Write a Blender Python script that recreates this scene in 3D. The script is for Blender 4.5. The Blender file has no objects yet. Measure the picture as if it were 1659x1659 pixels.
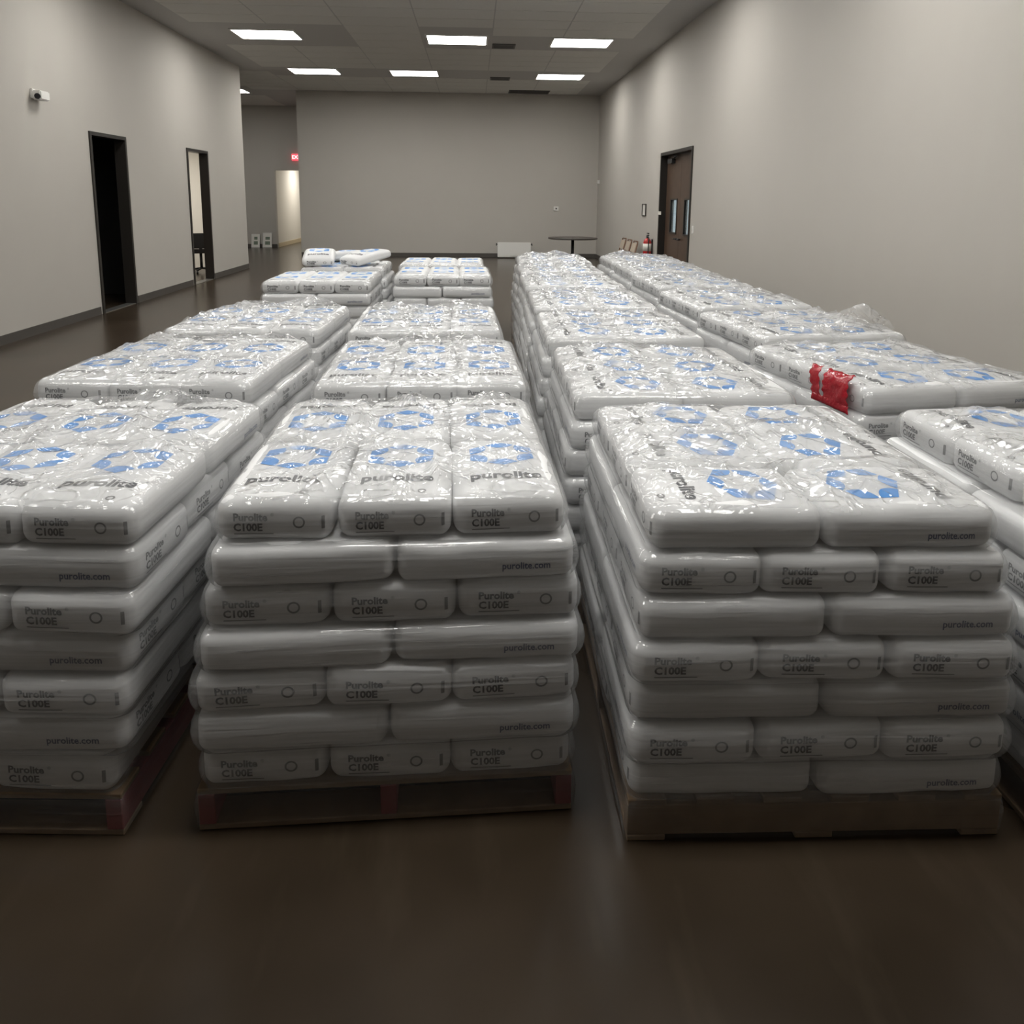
import bpy, bmesh, math, random
from mathutils import Vector, Matrix, noise
from mathutils.bvhtree import BVHTree

sc = bpy.context.scene
C = sc.collection

# ------------------------------------------------------------------ camera
F_PX, CY_PX, PITCH, YAW, ROLL, CAM_H = 1244.13, 533.95, 0.16984, 0.05038, 0.00954, 1.62
cd = bpy.data.cameras.new('camera'); cam = bpy.data.objects.new('camera', cd); C.objects.link(cam)
cd.sensor_fit = 'HORIZONTAL'; cd.sensor_width = 36.0
cd.lens = F_PX / 1659 * 36
cd.shift_y = (CY_PX - 829.5) / 1659
cd.clip_start = 0.05; cd.clip_end = 200
fw = Vector((math.sin(YAW)*math.cos(PITCH), math.cos(YAW)*math.cos(PITCH), -math.sin(PITCH)))
r0 = Vector((math.cos(YAW), -math.sin(YAW), 0)); u0 = r0.cross(fw)
rr = r0*math.cos(ROLL) + u0*math.sin(ROLL); uu = -r0*math.sin(ROLL) + u0*math.cos(ROLL)
m = Matrix((rr, uu, -fw)).transposed().to_4x4(); m.translation = (0, 0, CAM_H)
cam.matrix_world = m
sc.camera = cam

# ------------------------------------------------------------------ world, view, light levels
w = bpy.data.worlds.new('world'); sc.world = w; w.use_nodes = True
w.node_tree.nodes['Background'].inputs[0].default_value = (0.02, 0.02, 0.02, 1)
w.node_tree.nodes['Background'].inputs[1].default_value = 0.2
vs = sc.view_settings
vs.view_transform = 'Standard'; vs.look = 'None'; vs.exposure = 0.1; vs.gamma = 1.0
vs.use_curve_mapping = False
sc.cycles.transparent_max_bounces = 24
TROFFER = 22.0          # radiance of the ceiling panels
# row positions of the lit ceiling panels (x, y); those past the top of the frame light the near pallets
PANELS = [(-3.55, 14.05), (-0.30, 14.2), (1.90, 14.25), (-3.53, 17.95), (-1.33, 18.0), (1.95, 18.15),
          (-3.55, 9.9), (-0.30, 9.9), (1.90, 9.9), (-3.55, 5.6), (-0.30, 5.6), (1.90, 5.6),
          (-3.55, 1.7), (-0.30, 1.7), (1.30, 1.7), (-6.55, 21.45)]

# ------------------------------------------------------------------ materials
def mat(name):
    m = bpy.data.materials.new(name); m.use_nodes = True
    nt = m.node_tree; b = nt.nodes['Principled BSDF']
    return m, nt, b

def plain(name, col, rough=0.5, metal=0.0, spec=0.5, noise_amt=0.0, scale=8.0, bump=0.0, bscale=60.0, bdist=0.002):
    m, nt, b = mat(name)
    b.inputs['Base Color'].default_value = (*col, 1); b.inputs['Roughness'].default_value = rough
    b.inputs['Metallic'].default_value = metal; b.inputs['Specular IOR Level'].default_value = spec
    tc = nt.nodes.new('ShaderNodeTexCoord')
    if noise_amt:
        n = nt.nodes.new('ShaderNodeTexNoise'); n.inputs['Scale'].default_value = scale; n.inputs['Detail'].default_value = 5
        nt.links.new(tc.outputs['Object'], n.inputs['Vector'])
        mx = nt.nodes.new('ShaderNodeMix'); mx.data_type = 'RGBA'
        mx.inputs[6].default_value = (*[c*(1-noise_amt) for c in col], 1)
        mx.inputs[7].default_value = (*[min(1, c*(1+noise_amt)) for c in col], 1)
        nt.links.new(n.outputs['Fac'], mx.inputs[0]); nt.links.new(mx.outputs[2], b.inputs['Base Color'])
    if bump:
        n = nt.nodes.new('ShaderNodeTexNoise'); n.inputs['Scale'].default_value = bscale; n.inputs['Detail'].default_value = 3
        nt.links.new(tc.outputs['Object'], n.inputs['Vector'])
        bp = nt.nodes.new('ShaderNodeBump'); bp.inputs['Strength'].default_value = bump; bp.inputs['Distance'].default_value = bdist
        nt.links.new(n.outputs['Fac'], bp.inputs['Height']); nt.links.new(bp.outputs[0], b.inputs['Normal'])
    return m

def emit(name, col, s):
    m = bpy.data.materials.new(name); m.use_nodes = True; nt = m.node_tree
    nt.nodes.clear(); o = nt.nodes.new('ShaderNodeOutputMaterial'); e = nt.nodes.new('ShaderNodeEmission')
    e.inputs[0].default_value = (*col, 1); e.inputs[1].default_value = s
    nt.links.new(e.outputs[0], o.inputs[0]); return m

def floor_mat():
    m, nt, b = mat('polished_concrete')
    tc = nt.nodes.new('ShaderNodeTexCoord')
    n = nt.nodes.new('ShaderNodeTexNoise'); n.inputs['Scale'].default_value = 1.3; n.inputs['Detail'].default_value = 3; n.inputs['Roughness'].default_value = 0.5
    nt.links.new(tc.outputs['Object'], n.inputs['Vector'])
    cr = nt.nodes.new('ShaderNodeValToRGB')
    cr.color_ramp.elements[0].position = 0.3; cr.color_ramp.elements[0].color = (0.026, 0.018, 0.011, 1)
    cr.color_ramp.elements[1].position = 0.72; cr.color_ramp.elements[1].color = (0.054, 0.039, 0.026, 1)
    nt.links.new(n.outputs['Fac'], cr.inputs[0])
    # thin pale scuffs
    mp = nt.nodes.new('ShaderNodeMapping'); mp.inputs['Rotation'].default_value = (0, 0, 0.5); mp.inputs['Scale'].default_value = (3, 0.8, 1)
    nt.links.new(tc.outputs['Object'], mp.inputs[0])
    n2 = nt.nodes.new('ShaderNodeTexNoise'); n2.inputs['Scale'].default_value = 2.0; n2.inputs['Detail'].default_value = 6
    nt.links.new(mp.outputs[0], n2.inputs['Vector'])
    r2 = nt.nodes.new('ShaderNodeMapRange'); r2.inputs[1].default_value = 0.58; r2.inputs[2].default_value = 0.85
    r2.inputs[3].default_value = 0; r2.inputs[4].default_value = 0.3
    nt.links.new(n2.outputs['Fac'], r2.inputs[0])
    mx = nt.nodes.new('ShaderNodeMix'); mx.data_type = 'RGBA'; mx.inputs[7].default_value = (0.10, 0.08, 0.055, 1)
    nt.links.new(r2.outputs[0], mx.inputs[0]); nt.links.new(cr.outputs[0], mx.inputs[6])
    nt.links.new(mx.outputs[2], b.inputs['Base Color'])
    n3 = nt.nodes.new('ShaderNodeTexNoise'); n3.inputs['Scale'].default_value = 3.5; n3.inputs['Detail'].default_value = 6
    nt.links.new(tc.outputs['Object'], n3.inputs['Vector'])
    rr_ = nt.nodes.new('ShaderNodeMapRange'); rr_.inputs[3].default_value = 0.2; rr_.inputs[4].default_value = 0.32
    nt.links.new(n3.outputs['Fac'], rr_.inputs[0]); b.inputs['Roughness'].default_value = 0.25
    b.inputs['Specular IOR Level'].default_value = 0.5
    bp = nt.nodes.new('ShaderNodeBump'); bp.inputs['Strength'].default_value = 0.03; bp.inputs['Distance'].default_value = 0.005
    nt.links.new(n.outputs['Fac'], bp.inputs['Height']); nt.links.new(bp.outputs[0], b.inputs['Normal'])
    return m

def film_mat(name, top_veil=0.21, side_veil=0.28):
    """clear stretch film: see-through, milky where several turns overlap, creased and glossy"""
    m = bpy.data.materials.new(name); m.use_nodes = True; nt = m.node_tree; nt.nodes.clear()
    N, L = nt.nodes.new, nt.links.new
    out = N('ShaderNodeOutputMaterial'); tc = N('ShaderNodeTexCoord')
    at = N('ShaderNodeAttribute'); at.attribute_name = 'top'
    tu = N('ShaderNodeAttribute'); tu.attribute_name = 'turns'
    # side: long horizontal tension lines
    mp = N('ShaderNodeMapping'); mp.inputs['Scale'].default_value = (2.2, 2.2, 75); L(tc.outputs['Object'], mp.inputs[0])
    ns = N('ShaderNodeTexNoise'); ns.inputs['Scale'].default_value = 1.0; ns.inputs['Detail'].default_value = 5; ns.inputs['Distortion'].default_value = 0.4
    L(mp.outputs[0], ns.inputs['Vector'])
    # top: crumple, ridged so that the creases are sharp
    hs = None
    for sc_, wid, hgt, dist in ((5.0, 0.035, 1.0, 0.8), (11.0, 0.05, 0.6, 1.0), (3.0, 0.02, 0.8, 0.3)):
        n_ = N('ShaderNodeTexNoise'); n_.inputs['Scale'].default_value = sc_; n_.inputs['Detail'].default_value = 1.0; n_.inputs['Distortion'].default_value = dist
        L(tc.outputs['Object'], n_.inputs['Vector'])
        s1 = N('ShaderNodeMath'); s1.operation = 'SUBTRACT'; s1.inputs[1].default_value = 0.5; L(n_.outputs['Fac'], s1.inputs[0])
        s2 = N('ShaderNodeMath'); s2.operation = 'ABSOLUTE'; L(s1.outputs[0], s2.inputs[0])
        s3 = N('ShaderNodeMapRange'); s3.inputs[1].default_value = 0; s3.inputs[2].default_value = wid; s3.inputs[3].default_value = hgt; s3.inputs[4].default_value = 0
        L(s2.outputs[0], s3.inputs[0])
        if hs is None: hs = s3
        else:
            ad = N('ShaderNodeMath'); ad.operation = 'ADD'; L(hs.outputs[0], ad.inputs[0]); L(s3.outputs[0], ad.inputs[1]); hs = ad
    vo = N('ShaderNodeTexVoronoi'); vo.feature = 'F1'; vo.distance = 'MANHATTAN'; vo.inputs['Scale'].default_value = 10
    wob = N('ShaderNodeTexNoise'); wob.inputs['Scale'].default_value = 4; L(tc.outputs['Object'], wob.inputs['Vector'])
    av = N('ShaderNodeMix'); av.data_type = 'VECTOR'; av.inputs[0].default_value = 0.25
    L(tc.outputs['Object'], av.inputs[4]); L(wob.outputs['Color'], av.inputs[5]); L(av.outputs[1], vo.inputs['Vector'])
    add = N('ShaderNodeMath'); add.operation = 'MULTIPLY_ADD'; add.inputs[1].default_value = 1.6
    L(vo.outputs['Distance'], add.inputs[0]); L(hs.outputs[0], add.inputs[2])
    bt = N('ShaderNodeBump'); bt.inputs['Strength'].default_value = 0.8; bt.inputs['Distance'].default_value = 0.007
    L(add.outputs[0], bt.inputs['Height'])
    bs = N('ShaderNodeBump'); bs.inputs['Strength'].default_value = 0.6; bs.inputs['Distance'].default_value = 0.006
    L(ns.outputs['Fac'], bs.inputs['Height'])
    nm = N('ShaderNodeMix'); nm.data_type = 'VECTOR'
    L(at.outputs['Fac'], nm.inputs[0]); L(bs.outputs[0], nm.inputs[4]); L(bt.outputs[0], nm.inputs[5])
    nrm = N('ShaderNodeVectorMath'); nrm.operation = 'NORMALIZE'; L(nm.outputs[1], nrm.inputs[0])
    # veil
    rs = N('ShaderNodeMapRange'); rs.inputs[1].default_value = 0.3; rs.inputs[2].default_value = 0.75
    rs.inputs[3].default_value = side_veil*0.55; rs.inputs[4].default_value = side_veil*1.25; L(ns.outputs['Fac'], rs.inputs[0])
    nv = N('ShaderNodeTexNoise'); nv.inputs['Scale'].default_value = 5; nv.inputs['Detail'].default_value = 4; nv.inputs['Distortion'].default_value = 1.2
    L(tc.outputs['Object'], nv.inputs['Vector'])
    rt = N('ShaderNodeMapRange'); rt.inputs[1].default_value = 0.35; rt.inputs[2].default_value = 0.72
    rt.inputs[3].default_value = top_veil*0.3; rt.inputs[4].default_value = top_veil*2.6; L(nv.outputs['Fac'], rt.inputs[0])
    vm = N('ShaderNodeMix'); L(at.outputs['Fac'], vm.inputs[0]); L(rs.outputs[0], vm.inputs[2]); L(rt.outputs[0], vm.inputs[3])
    tr = N('ShaderNodeBsdfTransparent'); tr.inputs[0].default_value = (0.97, 0.97, 0.97, 1)
    df = N('ShaderNodeBsdfDiffuse'); df.inputs[0].default_value = (0.74, 0.745, 0.75, 1); L(nrm.outputs[0], df.inputs['Normal'])
    m1 = N('ShaderNodeMixShader'); vt = N('ShaderNodeMath'); vt.operation = 'MULTIPLY'; L(vm.outputs[0], vt.inputs[0]); L(tu.outputs['Fac'], vt.inputs[1]); L(vt.outputs[0], m1.inputs[0]); L(tr.outputs[0], m1.inputs[1]); L(df.outputs[0], m1.inputs[2])
    gl = N('ShaderNodeBsdfGlossy'); gl.inputs['Roughness'].default_value = 0.08; L(nrm.outputs[0], gl.inputs['Normal'])
    lw = N('ShaderNodeLayerWeight'); lw.inputs[0].default_value = 0.5; L(nrm.outputs[0], lw.inputs['Normal'])
    pw = N('ShaderNodeMath'); pw.operation = 'POWER'; pw.inputs[1].default_value = 4.0; L(lw.outputs['Facing'], pw.inputs[0])
    ma = N('ShaderNodeMath'); ma.operation = 'MULTIPLY_ADD'; ma.inputs[1].default_value = 0.5; ma.inputs[2].default_value = 0.06; L(pw.outputs[0], ma.inputs[0])
    m2 = N('ShaderNodeMixShader'); L(ma.outputs[0], m2.inputs[0]); L(m1.outputs[0], m2.inputs[1]); L(gl.outputs[0], m2.inputs[2])
    L(m2.outputs[0], out.inputs[0])
    return m

M = {}
M['floor'] = floor_mat()
M['wall'] = plain('warm_grey_paint', (0.475, 0.45, 0.412), 0.75, noise_amt=0.02, scale=2, bump=0.12, bscale=180, bdist=0.0015)
M['wall_pale'] = plain('pale_paint', (0.78, 0.75, 0.69), 0.7, bump=0.1, bscale=150)
M['wall_dark'] = plain('unlit_room_shade', (0.06, 0.06, 0.06), 0.9)  # darkness of the unlit room put into the wall colour
M['ceil'] = plain('ceiling_tile', (0.64, 0.63, 0.60), 0.9, noise_amt=0.05, scale=30, bump=0.3, bscale=220)
M['grid'] = plain('ceiling_grid', (0.46, 0.45, 0.44), 0.6)
M['base'] = plain('vinyl_base', (0.075, 0.068, 0.06), 0.45)
M['frame'] = plain('dark_bronze_frame', (0.022, 0.019, 0.016), 0.4)
M['door'] = plain('dark_walnut', (0.085, 0.052, 0.034), 0.4, noise_amt=0.3, scale=6)
M['white'] = plain('white_plastic', (0.75, 0.74, 0.71), 0.4, bump=0.05)
M['black'] = plain('black_plastic', (0.015, 0.015, 0.016), 0.45)
M['vent'] = plain('vent_grille', (0.09, 0.085, 0.08), 0.6)
M['panel'] = emit('light_panel', (1.0, 0.98, 0.935), TROFFER)
M['fixture'] = plain('fixture_rim', (0.7, 0.69, 0.66), 0.5)
M['glass'] = plain('door_glass', (0.8, 0.85, 0.86), 0.05)
M['glass'].node_tree.nodes['Principled BSDF'].inputs['Transmission Weight'].default_value = 0.9
M['bag'] = plain('white_poly_bag', (0.75, 0.755, 0.76), 0.38, noise_amt=0.03, scale=9, bump=0.35, bscale=16, bdist=0.006)
M['blue'] = plain('blue_print', (0.03, 0.27, 0.72), 0.4)
M['ink'] = plain('dark_print', (0.045, 0.047, 0.055), 0.45)
M['navy'] = plain('navy_print', (0.06, 0.08, 0.17), 0.45)
M['grey_ink'] = plain('grey_print', (0.16, 0.16, 0.165), 0.45)
M['wood'] = plain('pallet_wood', (0.20, 0.135, 0.08), 0.8, noise_amt=0.35, scale=14, bump=0.4, bscale=50)
M['redwood'] = plain('red_painted_wood', (0.19, 0.035, 0.035), 0.7, noise_amt=0.3, scale=12)
M['film'] = film_mat('stretch_film')
M['film_side'] = film_mat('stretch_film_turns', 0.16, 0.16)
M['redfoil'] = plain('red_plastic', (0.36, 0.006, 0.016), 0.15, noise_amt=0.35, scale=14, bump=0.8, bscale=22, bdist=0.012)
M['red'] = plain('red_enamel', (0.45, 0.02, 0.02), 0.3)
M['label'] = plain('paper_label', (0.75, 0.73, 0.68), 0.6)
M['chair_wood'] = plain('brown_chair_frame', (0.16, 0.075, 0.04), 0.45)
M['chair_pad'] = plain('beige_chair_panel', (0.50, 0.42, 0.33), 0.45)
M['table'] = plain('dark_table_laminate', (0.05, 0.042, 0.036), 0.35)
M['exit_red'] = emit('exit_red', (1.0, 0.10, 0.13), 1.3)
M['exit_text'] = emit('exit_letters', (1.0, 0.55, 0.55), 2.0)
M['art'] = plain('green_grey_print', (0.16, 0.20, 0.15), 0.5, noise_amt=0.5, scale=20)

# ------------------------------------------------------------------ helpers
def link(name, me, material=None, parent=None, loc=None, rotz=None):
    o = bpy.data.objects.new(name, me); C.objects.link(o)
    if material is not None and me is not None and not me.materials: me.materials.append(material)
    if parent is not None: o.parent = parent
    if loc is not None: o.location = loc
    if rotz is not None: o.rotation_euler = (0, 0, rotz)
    return o

def mesh_from(name, verts, faces, smooth=False):
    me = bpy.data.meshes.new(name); me.from_pydata(verts, [], faces); me.update()
    if smooth: me.polygons.foreach_set('use_smooth', [True]*len(me.polygons))
    return me

def bbox(bm, x0, x1, y0, y1, z0, z1, rot=None):
    vs_ = [bm.verts.new((x, y, z)) for x in (x0, x1) for y in (y0, y1) for z in (z0, z1)]
    for f in ((0, 1, 3, 2), (4, 6, 7, 5), (0, 4, 5, 1), (2, 3, 7, 6), (0, 2, 6, 4), (1, 5, 7, 3)):
        bm.faces.new([vs_[i] for i in f])
    if rot is not None:
        for v in vs_: v.co = rot @ v.co
    return vs_

def cyl(bm, p0, p1, r0_, r1_=None, n=16, cap=True):
    r1_ = r0_ if r1_ is None else r1_
    p0 = Vector(p0); p1 = Vector(p1); d = (p1-p0).normalized()
    a = d.orthogonal().normalized(); b = d.cross(a)
    A = [bm.verts.new(p0 + (a*math.cos(t)+b*math.sin(t))*r0_) for t in [2*math.pi*i/n for i in range(n)]]
    B = [bm.verts.new(p1 + (a*math.cos(t)+b*math.sin(t))*r1_) for t in [2*math.pi*i/n for i in range(n)]]
    for i in range(n):
        f = bm.faces.new((A[i], A[(i+1) % n], B[(i+1) % n], B[i])); f.smooth = True
    if cap: bm.faces.new(A[::-1]); bm.faces.new(B)

def tube(bm, pts, r, n=8):
    for i in range(len(pts)-1): cyl(bm, pts[i], pts[i+1], r, n=n)

def lathe(bm, prof, c=(0, 0), n=24):
    rings = [[bm.verts.new((c[0]+r*math.cos(2*math.pi*i/n), c[1]+r*math.sin(2*math.pi*i/n), z)) for i in range(n)] for r, z in prof]
    for a, b in zip(rings, rings[1:]):
        for i in range(n):
            f = bm.faces.new((a[i], a[(i+1) % n], b[(i+1) % n], b[i])); f.smooth = True
    bm.faces.new(rings[0][::-1]); bm.faces.new(rings[-1])

def bm_obj(name, bm, material, parent=None, bevel=0, loc=None, rotz=None):
    if bevel:
        bmesh.ops.bevel(bm, geom=bm.edges[:], offset=bevel, segments=2, affect='EDGES', clamp_overlap=True)
    bmesh.ops.recalc_face_normals(bm, faces=bm.faces[:])
    me = bpy.data.meshes.new(name); bm.to_mesh(me); bm.free()
    return link(name, me, material, parent, loc, rotz)

def boxes(name, lst, material, parent=None, bevel=0):
    bm = bmesh.new()
    for b in lst: bbox(bm, *b)
    return bm_obj(name, bm, material, parent, bevel)

def struct(o): o['kind'] = 'structure'; return o

def thing(name, label, cat, loc=(0, 0, 0), rotz=0, group=None):
    o = bpy.data.objects.new(name, None); C.objects.link(o); o.empty_display_size = 0.1
    o.location = loc; o.rotation_euler = (0, 0, rotz); tag(o, label, cat, group); return o

def tag(o, label, cat, group=None):
    o['label'] = label; o['category'] = cat
    if group: o['group'] = group
    return o

# ------------------------------------------------------------------ the room
XL, XR, ZC, YB, YE, YC = -5.084, 3.386, 4.357, 21.286, 17.634, 24.8
YF, XFAR = -7.0, -9.0
DH = 2.44
struct(boxes('floor', [(XFAR, 6.3, YF, 31, -0.1, 0)], M['floor']))
ceiling = struct(boxes('ceiling', [(XFAR-0.2, 6.5, YF-0.2, YC+0.2, ZC, ZC+0.1)], M['grid']))
# left wall with two door openings
D1A, D1B, D2A, D2B = 10.68, 11.764, 14.176, 15.262
t = 0.13
struct(boxes('wall_left', [(XL-t, XL, YF, D1A, 0, ZC), (XL-t, XL, D1B, D2A, 0, ZC), (XL-t, XL, D2B, YE, 0, ZC),
      (XL-t, XL, D1A, D1B, DH, ZC), (XL-t, XL, D2A, D2B, DH, ZC), (XFAR, XL-t, YE-t, YE, 0, ZC)], M['wall']))
# right wall with the double door opening
RA, RB = 12.0, 14.05
struct(boxes('wall_right', [(XR, XR+0.2, YF, RA, 0, ZC), (XR, XR+0.2, RB, YB, 0, ZC), (XR, XR+0.2, RA, RB, DH, ZC)], M['wall']))
XBL = -4.70
struct(boxes('wall_back', [(XBL, XR+0.2, YB, YB+0.15, 0, ZC), (XBL, XBL+0.15, YB+0.15, YC, 0, ZC)], M['wall']))
OX0, OX1, OH = -6.22, -5.15, 2.40
struct(boxes('wall_corridor', [(XFAR, OX0, YC, YC+0.15, 0, ZC), (OX1, XBL+0.15, YC, YC+0.15, 0, ZC), (OX0, OX1, YC, YC+0.15, OH, ZC)], M['wall']))
struct(boxes('wall_far_left', [(XFAR-0.15, XFAR, YF, YC+0.15, 0, ZC)], M['wall']))
struct(boxes('wall_front', [(XFAR, XR+0.2, YF-0.15, YF, 0, ZC)], M['wall']))
# lit hallway beyond the opening
struct(boxes('wall_hallway', [(OX0-0.15, OX0, YC+0.15, 31, 0, 2.8), (-4.2, -4.05, YC+0.15, 31, 0, 2.8), (OX0, -4.2, 30.85, 31, 0, 2.8),
      (OX0, -4.2, YC+0.15, 31, 2.8, 2.9)], M['wall_pale']))
struct(boxes('baseboard_hallway', [(OX0, OX0+0.015, YC+0.15, 30.85, 0, 0.13)], plain('cream_base', (0.62, 0.52, 0.36), 0.5)))
# unlit room and lit office behind the left wall
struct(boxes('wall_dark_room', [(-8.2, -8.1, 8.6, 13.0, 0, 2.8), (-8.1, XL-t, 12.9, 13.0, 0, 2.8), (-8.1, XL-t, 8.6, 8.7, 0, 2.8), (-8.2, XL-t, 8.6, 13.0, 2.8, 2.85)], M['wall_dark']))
struct(boxes('wall_office', [(-8.6, -8.5, 13.1, 17.45, 0, 2.8), (-8.5, XL-t, 17.38, 17.46, 0, 2.8), (-8.5, XL-t, 13.05, 13.12, 0, 2.8), (-8.6, XL-t, 13.05, 17.46, 2.8, 2.85)], M['wall_pale']))
# vestibule box added behind the double door, daylight tint put into its wall colour
struct(boxes('wall_vestibule', [(6.2, 6.3, 10.8, 15.2, 0, 2.8), (XR+0.2, 6.2, 10.7, 10.8, 0, 2.8), (XR+0.2, 6.2, 15.2, 15.3, 0, 2.8), (XR+0.2, 6.3, 10.7, 15.3, 2.8, 2.9)],
      plain('daylight_tint', (0.55, 0.62, 0.66), 0.7)))
def area(name, loc, sx, sy, e, col=(1, 0.95, 0.86)):
    l = bpy.data.lights.new(name, 'AREA'); l.shape = 'RECTANGLE'; l.size = sx; l.size_y = sy; l.energy = e; l.color = col
    o = bpy.data.objects.new(name, l); C.objects.link(o); o.location = loc; return o
area('hallway_downlight', (-5.3, 27.2, 2.75), 0.5, 0.5, 42)
area('office_ceiling_light', (-6.8, 15.6, 2.75), 1.2, 0.6, 60)
area('vestibule_daylight_fill', (5.0, 13.0, 2.75), 1.0, 1.0, 130, (0.85, 0.95, 1.0))  # added lamp, stands in for daylight behind the door panes

bh = 0.105
struct(boxes('baseboard_left', [(XL, XL+0.012, YF, D1A-0.05, 0, bh), (XL, XL+0.012, D1B+0.05, D2A-0.05, 0, bh), (XL, XL+0.012, D2B+0.05, YE, 0, bh)], M['base']))
struct(boxes('baseboard_right', [(XR-0.012, XR, YF, RA-0.06, 0, bh), (XR-0.012, XR, RB+0.06, YB, 0, bh)], M['base']))
struct(boxes('baseboard_back', [(XBL, XR-0.012, YB-0.012, YB, 0, bh)], M['base']))
struct(boxes('baseboard_corridor', [(XFAR, OX0, YC-0.012, YC, 0, bh)], M['base']))

# door frames in the left wall
for n, (a, b) in enumerate(((D1A, D1B), (D2A, D2B)), 1):
    d = struct(boxes('door_%d' % n, [(XL-t-0.01, XL+0.02, a, a+0.05, 0, DH), (XL-t-0.01, XL+0.02, b-0.05, b, 0, DH), (XL-t-0.01, XL+0.02, a+0.05, b-0.05, DH-0.05, DH)], M['frame']))
    boxes('threshold', [(XL-t, XL+0.01, a+0.05, b-0.05, 0, 0.008)], plain('metal_threshold', (0.35, 0.34, 0.32), 0.3, 0.8), d)
    if n == 2:   # the open leaf folded back against the near side
        boxes('door_leaf', [(XL-t-0.93, XL-t-0.01, a+0.055, a+0.10, 0.012, DH-0.055)], M['door'], d, 0.003)
# double door
d = struct(boxes('door_3', [(XR-0.02, XR+0.2, RA, RA+0.055, 0, DH), (XR-0.02, XR+0.2, RB-0.055, RB, 0, DH), (XR-0.02, XR+0.2, RA+0.055, RB-0.055, DH-0.055, DH)], M['frame']))
ym = (RA+RB)/2
for k, (a, b, w0, w1) in enumerate(((RA+0.06, ym-0.004, 12.42, 12.72), (ym+0.004, RB-0.06, 13.22, 13.62))):
    x0, x1 = XR+0.10, XR+0.145; z0, z1 = 1.05, 1.61
    leaf = boxes('door_leaf', [(x0, x1, a, w0, 0.012, DH-0.06), (x0, x1, w1, b, 0.012, DH-0.06), (x0, x1, w0, w1, 0.012, z0), (x0, x1, w0, w1, z1, DH-0.06)], M['door'], d)
    boxes('vision_frame', [(x0-0.012, x1+0.01, w0-0.025, w0, z0-0.025, z1+0.025), (x0-0.012, x1+0.01, w1, w1+0.025, z0-0.025, z1+0.025),
          (x0-0.012, x1+0.01, w0, w1, z0-0.025, z0), (x0-0.012, x1+0.01, w0, w1, z1, z1+0.025)], M['frame'], leaf)
    boxes('pane', [(x0+0.015, x0+0.021, w0, w1, z0, z1)], M['glass'], leaf)
    bm = bmesh.new()
    yh = ym - 0.09 if k == 0 else ym+0.09
    cyl(bm, (x0, yh, 0.95), (x0-0.05, yh, 0.95), 0.016); cyl(bm, (x0-0.05, yh, 0.95), (x0-0.05, yh+(0.11 if k else -0.11), 0.95), 0.011)
    bm_obj('lever_handle', bm, M['black'], leaf)
bm = bmesh.new(); bbox(bm, XR+0.035, XR+0.10, 13.45, 13.75, DH-0.20, DH-0.12); tube(bm, [(XR+0.06, 13.5, DH-0.13), (XR+0.04, 13.2, DH-0.10), (XR+0.06, 13.4, DH-0.07)], 0.012)
bm_obj('door_closer', bm, M['black'], d)
sg = boxes('door_sign', [(XR-0.026, XR-0.02, RB-0.215, RB-0.01, 1.345, 1.405)], M['label'])
tag(sg, 'small white sign plate on the frame of the double door', 'sign')

# ceiling tiles (lay-in, two by four feet)
tw, tl = 0.61, 1.22
def blocked(x, y):
    return any(abs(x-px) < 0.54+tl/2 and abs(y-py) < 0.4+tw/2 for px, py in PANELS)
bm = bmesh.new(); bbox(bm, -tl/2+0.01, tl/2-0.01, -tw/2+0.01, tw/2-0.01, -0.004, 0.0); tme = bpy.data.meshes.new('ceiling_tile'); bm.to_mesh(tme); bm.free()
tme.materials.append(M['ceil'])
near = bmesh.new(); cnt = 0
ny = int((YC-YF)/tw)
for j in range(ny):
    for i in range(-8, 5):
        x, y = -0.30 + i*tl*1.0, YC - (j+0.5)*tw
        if x-tl/2 < XFAR or x+tl/2 > XR-0.005 or blocked(x, y): continue
        if XBL-0.62 < x < XBL+0.75 and y > YB-0.32 or x > XBL-0.6 and y > YB-0.31: continue
        if XL-t-0.62 < x < XL+0.62 and y < YE+0.32: continue
        if x < XL and y < YE+0.32: continue
        if y > 10.0 and x > XL-2.6 and cnt < 295:
            o = link('ceiling_tile', tme, None, ceiling, (x, y, ZC)); cnt += 1
        else: bbox(near, x-tl/2+0.01, x+tl/2-0.01, y-tw/2+0.01, y+tw/2-0.01, ZC-0.004, ZC)
o = bm_obj('ceiling_tile_field', near, M['ceil'], ceiling); o['kind'] = 'stuff'

for k, (x, y) in enumerate(PANELS):
    rows = {18: 'closest to the back wall', 14: 'second from the back wall', 10: 'third from the back wall', 6: 'fourth from the back wall', 2: 'farthest from the back wall'}
    col_ = 'left-wall' if x < -3 else 'right-wall' if x > 1 else 'middle'
    lab_ = '%s ceiling light panel in the row %s' % (col_, rows.get(round(y), ''))
    if k == len(PANELS)-1: lab_ = 'bright ceiling light panel in the side passage past the left wall end'
    g = thing('ceiling_light', lab_, 'ceiling light', (x, y, ZC), 0, 'ceiling light panels')
    a, b = 0.54, 0.39
    boxes('light_rim', [(-a, -a+0.03, -b, b, -0.02, -0.001), (a-0.03, a, -b, b, -0.02, -0.001), (-a+0.03, a-0.03, -b, -b+0.03, -0.02, -0.001), (-a+0.03, a-0.03, b-0.03, b, -0.02, -0.001)], M['fixture'], g)
    boxes('diffuser', [(-a+0.03, a-0.03, -b+0.03, b-0.03, -0.012, -0.004)], M['panel'], g)
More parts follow.
